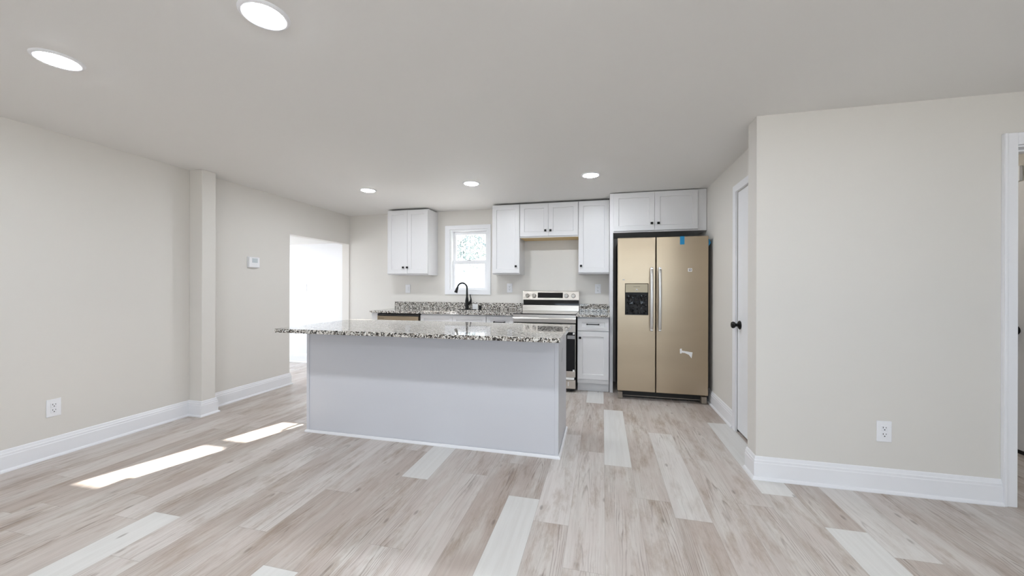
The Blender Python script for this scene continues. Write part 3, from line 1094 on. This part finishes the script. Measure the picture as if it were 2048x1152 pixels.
# ------------------------------------------------------------------ refrigerator
FX0, FXM, FX1, FF, FZ0, FZ1 = 0.160, 0.558, 1.0755, 4.298, 0.0975, 1.7735
r = thing('refrigerator', 'large side-by-side stainless refrigerator with ice dispenser', 'refrigerator', (0.6175, 4.7, 0))
b = MB()
b.box(FX0 + 0.006, FX1 - 0.006, FF + 0.078, 5.06, 0.03, 1.758)
b.build('cabinet_body', 'dark_body', r, bevel=0.004)
b = MB()
HX_0, HX_1, HZ_0, HZ_1 = 0.238, 0.482, 0.930, 1.274
b.slab_with_hole(FX0, FXM - 0.004, FZ0, FZ1, HX_0, HX_1, HZ_0, HZ_1, FF, FF + 0.068, 0.060, lambda u, v, w: (u, w, v))
ld = b.build('left_door', 'steel', r, bevel=0.006, seg=3)
b = MB()
b.box(FXM + 0.004, FX1, FF, FF + 0.068, FZ0, FZ1)
rd = b.build('right_door', 'steel', r, bevel=0.006, seg=3)
b = MB()
b.box(FX0 + 0.012, FX1 - 0.012, FF + 0.069, FF + 0.078, FZ0 + 0.01, FZ1 - 0.02)
b.build('gasket', 'black_plastic', r)
def fridge_handle(parent, x):
    """bowed flat bar on two standoffs"""
    path, rad = [], []
    zt, zb = 1.444, 0.765
    for k in range(23):
        s = k / 22
        z = zt + (zb - zt) * s
        bow = 0.052 - 0.020 * (2 * s - 1) ** 2
        if k in (0, 22):
            bow -= 0.010
        path.append((x, FF - bow, z))
        rad.append(0.0175 if 0 < k < 22 else 0.012)
    m = MB()
    m.tube(path, rad, 18, squash=((0, 1, 0), 0.55))
    for z in (zt - 0.022, zb + 0.022):
        m.box(x - 0.012, x + 0.012, FF - 0.038, FF + 0.001, z - 0.018, z + 0.018)
    return m.build('handle', 'steel_handle', parent, angle=60)
fridge_handle(ld, 0.511)
fridge_handle(rd, 0.594)
# dispenser
b = MB()
b.slab_with_hole(HX_0 - 0.005, HX_1 + 0.005, HZ_0 - 0.005, HZ_1 + 0.005, HX_0 + 0.001, HX_1 - 0.001, HZ_0 + 0.001, HZ_1 - 0.001, FF - 0.002, FF + 0.004, None, lambda u, v, w: (u, w, v))
dsp = b.build('dispenser', 'steel', ld, bevel=0.001)
b = MB()
b.box(HX_0 + 0.006, HX_1 - 0.006, FF + 0.004, FF + 0.050, 1.176, HZ_1 - 0.006)
b.build('dispenser_panel', 'dispenser_tan', dsp, bevel=0.001)
wordmark('FRIGIDAIRE', 0.0135, (0.362, FF + 0.0036, 1.238), dsp)
b = MB()
b.lathe([(0.0, 0.0), (0.0075, 0.0), (0.007, 0.003), (0.0, 0.0035)], (0.362, FF + 0.004, 1.206), '-y', 20)
b.build('dispenser_button', 'white_plastic', dsp)
b = MB()
b.box(HX_0 + 0.001, HX_1 - 0.001, FF + 0.052, FF + 0.0595, HZ_0 + 0.001, 1.176)
for xa, xb in ((HX_0 + 0.0005, HX_0 + 0.003), (HX_1 - 0.003, HX_1 - 0.0005)):
    b.box(xa, xb, FF + 0.003, FF + 0.0595, HZ_0 + 0.001, 1.176)
b.box(HX_0 + 0.001, HX_1 - 0.001, FF + 0.003, FF + 0.0595, HZ_0 + 0.0005, HZ_0 + 0.006)
b.build('dispenser_well', 'black_plastic', dsp)
for x in (0.305, 0.415):
    b = MB()
    b.loft([[(x - 0.022, FF + 0.030, 1.15), (x + 0.022, FF + 0.030, 1.15), (x + 0.022, FF + 0.036, 1.15), (x - 0.022, FF + 0.036, 1.15)],
            [(x - 0.018, FF + 0.022, 1.05), (x + 0.018, FF + 0.022, 1.05), (x + 0.018, FF + 0.027, 1.05), (x - 0.018, FF + 0.027, 1.05)]])
    b.build('dispenser_paddle', 'black_glass', dsp, bevel=0.002)
# crumpled clear packing film in the well: glossy dark creases
rf = random.Random(5)
b = MB()
nx_, nz_ = 14, 14
G = [[b.bm.verts.new((HX_0 + 0.020 + (HX_1 - HX_0 - 0.040) * i / nx_, FF + 0.012 + rf.uniform(-0.006, 0.008), 0.945 + 0.20 * j / nz_)) for j in range(nz_ + 1)] for i in range(nx_ + 1)]
for i in range(nx_):
    for j in range(nz_):
        if rf.random() < 0.42:
            b.bm.faces.new((G[i][j], G[i + 1][j], G[i + 1][j + 1], G[i][j + 1]))
bmesh.ops.delete(b.bm, geom=[v for v in b.bm.verts if not v.link_faces], context='VERTS')
bmesh.ops.triangulate(b.bm, faces=b.bm.faces)
fl = b.build('packing_film', 'black_glass', dsp, smooth=False)
fl['label'] = 'crumpled glossy packing film'
so = fl.modifiers.new('thickness', 'SOLIDIFY')
so.thickness = 0.0006
# feet and toe rail
for xa, xb, xi in ((FX0 + 0.006, FX0 + 0.058, FX0 + 0.085), (FX1 - 0.058, FX1 - 0.006, FX1 - 0.085)):
    b = MB()
    b.box(xa, xb, FF + 0.030, FF + 0.10, 0.006, 0.078)
    b.build('foot', 'steel_foot', r, bevel=0.004)
b = MB()
b.box(FX0 + 0.03, FX1 - 0.03, FF + 0.10, FF + 0.12, 0.012, 0.095)
b.build('toe_grille', 'black_plastic', r)
b = MB()
b.box(FX0 + 0.06, FX1 - 0.06, FF + 0.078, FF + 0.10, 0.026, 0.036)
b.build('toe_rail', 'steel_foot', r, bevel=0.002)
for x in (FX0 + 0.045, FX1 - 0.045):
    b = MB()
    b.box(x - 0.035, x + 0.035, FF + 0.02, FF + 0.16, 1.7585, 1.776)
    b.build('hinge_cover', 'black_plastic', r, bevel=0.004)
# tape and stickers
b = MB()
b.box(0.797, 0.841, FF - 0.0012, FF - 0.0002, 1.687, 1.7745)
b.box(0.797, 0.841, FF - 0.0012, FF + 0.05, 1.7738, 1.7750)
b.build('blue_tape', 'blue_tape', rd)['label'] = 'strip of blue tape over the door top'
b = MB()
b.loft([[(FX1 + 0.0005, FF + 0.010, 1.665), (FX1 + 0.0005, FF + 0.060, 1.665), (FX1 + 0.002, FF + 0.060, 1.665), (FX1 + 0.002, FF + 0.010, 1.665)],
        [(FX1 + 0.004, FF + 0.006, 1.70), (FX1 + 0.008, FF + 0.060, 1.70), (FX1 + 0.012, FF + 0.060, 1.70), (FX1 + 0.024, FF + 0.012, 1.70)],
        [(FX1 + 0.0005, FF + 0.010, 1.74), (FX1 + 0.0005, FF + 0.060, 1.74), (FX1 + 0.004, FF + 0.060, 1.74), (FX1 + 0.008, FF + 0.012, 1.74)]])
b.build('blue_tape', 'blue_tape', rd)['label'] = 'loose blue tape on the right side of the door'
b = MB()
b.box(0.876, 0.916, FF - 0.0010, FF - 0.0001, 1.399, 1.434)
st = b.build('square_sticker', 'paper', rd)
st['label'] = 'small white square sticker'
b = MB()
b.slab_with_hole(0.885, 0.908, 1.406, 1.428, 0.890, 0.903, 1.411, 1.423, FF - 0.0016, FF - 0.0009, None, lambda u, v, w: (u, w, v))
b.build('printed_square', 'grey_ink', st)
shape = [(0.7985, 0.580), (0.8170, 0.584), (0.8200, 0.562), (0.9230, 0.548), (0.9130, 0.484), (0.8880, 0.520), (0.8480, 0.538), (0.8170, 0.540), (0.8150, 0.532), (0.8000, 0.531)]
b = MB()
b.prism([(x, 0, z) for x, z in shape], (0, FF - 0.0012, 0), (0, FF - 0.0001, 0))
b.build('torn_label', 'paper', rd)['label'] = 'torn white label'
b = MB()
b.box(0.212, 0.236, FF - 0.0008, FF - 0.0001, 1.310, 1.319)
b.build('small_badge', 'sticker_grey', ld)

# ------------------------------------------------------------------ island
IX0, IX1, IY0, IY1 = -2.435, -0.307, 2.6945, 3.296
r = thing('kitchen_island', 'large plain white kitchen island in the middle of the room', 'kitchen island', ((IX0 + IX1) / 2, (IY0 + IY1) / 2, 0))
b = MB()
b.box(IX0, IX1, IY0 + 0.006, IY1, 0.0, 0.8705)
b.build('body', 'island_dimmed_white', r, bevel=0.001)
for xa, xb in ((IX0 - 0.004, IX0 + 0.022), (IX1 - 0.026, IX1 + 0.003)):
    b = MB()
    b.box(xa, xb, IY0, IY0 + 0.03, 0.0, 0.8705)
    b.build('corner_trim', 'island_dimmed_white', r, bevel=0.002)
def shoe(mb, p0, p1, n, e0, e1):
    p0, p1, n = Vector((*p0, 0)), Vector((*p1, 0)), Vector((*n, 0))
    t_ = (p1 - p0).normalized()
    pr = [(0, 0), (0.014, 0), (0.0135, 0.008), (0.010, 0.016), (0.004, 0.020), (0, 0.020)]
    mb.loft([[p0 + n * d_ - t_ * d_ * e0 + Vector((0, 0, z)) for d_, z in pr], [p1 + n * d_ + t_ * d_ * e1 + Vector((0, 0, z)) for d_, z in pr]])
b = MB()
shoe(b, (IX0, IY0), (IX1 + 0.003, IY0), (0, -1), 1, 1)
shoe(b, (IX1 + 0.003, IY0), (IX1 + 0.003, IY1), (1, 0), 1, 0)
shoe(b, (IX0, IY1), (IX0, IY0), (-1, 0), 0, 1)
b.build('shoe_moulding', 'trim', r, smooth=False)
b = MB()
b.tube([(IX1 + 0.0002, 3.02, 0.745), (IX1 + 0.0002, 2.97, 0.735), (IX1 + 0.0002, 2.935, 0.705), (IX1 + 0.0002, 2.945, 0.675), (IX1 + 0.0002, 2.93, 0.65)], 0.0012, 6)
b.build('scuff_mark', 'sticker_grey', r)['label'] = 'thin grey scuff on the end panel'

b = MB()
b.box(-2.465, -0.262, 2.396, 3.334, 0.871, 0.901)
tag(b.build('island_countertop', 'granite', bevel=0.003), 'long polished speckled granite top on the white island', 'countertop', 'speckled granite counters')

# ------------------------------------------------------------------ wall plates and thermostat
def plate(label, kind, pos, facing, group):
    """pos = centre on the wall; facing: -y, +x"""
    px, py, pz = pos
    r = thing('electrical_outlet' if kind == 'outlet' else 'light_switch', label, 'outlet' if kind == 'outlet' else 'light switch', pos, group)
    if facing == '-y':
        P = lambda a, d_, z: (px + a, py - d_, pz + z)
    else:
        P = lambda a, d_, z: (px + d_, py + a, pz + z)
    def pbox(name, mat, a0, a1, d0, d1, z0, z1, parent, bev=0.0):
        m = MB()
        p, q = P(a0, d0, z0), P(a1, d1, z1)
        m.box(min(p[0], q[0]), max(p[0], q[0]), min(p[1], q[1]), max(p[1], q[1]), min(p[2], q[2]), max(p[2], q[2]))
        return m.build(name, mat, parent, bevel=bev)
    pbox('cover_plate', 'white_plastic', -0.038, 0.038, 0, 0.006, -0.0625, 0.0625, r, 0.003)
    if kind == 'switch':
        k = pbox('rocker', 'white_plastic', -0.0165, 0.0165, 0.005, 0.010, -0.033, 0.033, r, 0.002)
        return r
    for zc in (0.0195, -0.0195):
        f = pbox('receptacle', 'white_plastic', -0.017, 0.017, 0.005, 0.0085, zc - 0.0165, zc + 0.0165, r, 0.004)
        pbox('slot', 'slot', -0.0090, -0.0060, 0.0083, 0.0089, zc + 0.000, zc + 0.010, f)
        pbox('slot', 'slot', 0.0060, 0.0085, 0.0083, 0.0089, zc + 0.001, zc + 0.009, f)
        pbox('slot', 'slot', -0.0030, 0.0030, 0.0083, 0.0089, zc - 0.011, zc - 0.005, f)
    return r
G_ = 'white wall plates'
plate('white duplex outlet low on the left wall near the front', 'outlet', (XL, 1.855, 0.353), '+x', G_)
plate('white duplex outlet low on the partition wall at right', 'outlet', (1.647, PY0, 0.365), '-y', G_)
plate('white rocker switch above the counter left of the sink window', 'switch', (-2.827, YK, 1.205), '-y', G_)
plate('white outlet above the counter between the sink window and the range', 'outlet', (-1.261, YK, 1.220), '-y', G_)
plate('white outlet above the small counter right of the range', 'outlet', (-0.060, YK, 1.211), '-y', G_)
plate('white switch on the bright mudroom wall seen through the left opening', 'switch', (-4.72, 5.17, 1.22), '-y', G_)

t = thing('thermostat', 'small white thermostat on the left wall past the column', 'thermostat', (XL, 3.432, 1.44))
b = MB()
b.box(XL, XL + 0.010, 3.362, 3.502, 1.440, 1.562)
b.build('back_plate', 'white_plastic', t, bevel=0.004)
b = MB()
b.box(XL + 0.010, XL + 0.030, 3.367, 3.497, 1.444, 1.558)
hs = b.build('housing', 'white_plastic', t, bevel=0.006)
b = MB()
b.box(XL + 0.0295, XL + 0.0312, 3.40, 3.468, 1.496, 1.545)
b.build('screen', 'screen', hs)
for y in (3.412, 3.434, 3.456):
    b = MB()
    b.box(XL + 0.0295, XL + 0.0318, y - 0.007, y + 0.007, 1.470, 1.480)
    b.build('button', 'white_plastic', hs, bevel=0.0008)

# ------------------------------------------------------------------ outside
b = MB()
b.box(-30, 30, 5.6, 60, -0.35, -0.30)
struct(b.build('ground_yard', 'concrete', smooth=False), 'sunlit pale ground outside the kitchen window', 'ground')
b = MB()
b.box(-30, 30, -40, -2.8, -0.35, -0.30)
struct(b.build('ground_patio', 'concrete', smooth=False))
b = MB()
b.box(-40, -6.3, -2.8, 5.6, -0.35, -0.30)
struct(b.build('ground_side', 'concrete', smooth=False))

# tree in the yard
t = thing('garden_tree', 'pale leafy tree outside the kitchen sink window', 'tree', (-4.45, 12.0, -0.30))
b = MB()
bx, by = -4.45, 12.0
b.tube([(bx, by, -0.30), (bx + 0.03, by, 0.8), (bx - 0.04, by + 0.05, 1.8), (bx, by, 2.6), (bx + 0.05, by, 3.2)], [0.11, 0.09, 0.075, 0.055, 0.03], 10)
rb = random.Random(3)
tips = []
for k in range(16):
    a = rb.uniform(0, 6.28)
    z = rb.uniform(1.8, 3.0)
    l_ = rb.uniform(0.35, 0.75)
    q = (bx + l_ * math.cos(a), by + l_ * math.sin(a), z + rb.uniform(0.25, 0.6))
    b.tube([(bx, by, z), ((bx + q[0]) / 2, (by + q[1]) / 2, z + 0.1), q], [0.028, 0.018, 0.008], 6)
    tips.append(q)
b.build('trunk', 'bark', t)
b = MB()
for k in range(1000):
    q = Vector(rb.choice(tips)) + Vector((rb.gauss(0, 0.22), rb.gauss(0, 0.22), rb.gauss(0, 0.20)))
    d1 = Vector((rb.uniform(-1, 1), rb.uniform(-1, 1), rb.uniform(-1, 1))).normalized()
    d2 = d1.orthogonal().normalized()
    l_ = rb.uniform(0.045, 0.075)
    b.face([q - d1 * l_, q - d2 * l_ * 0.45, q + d1 * l_, q + d2 * l_ * 0.45])
b.build('foliage', 'leaf', t, smooth=False)
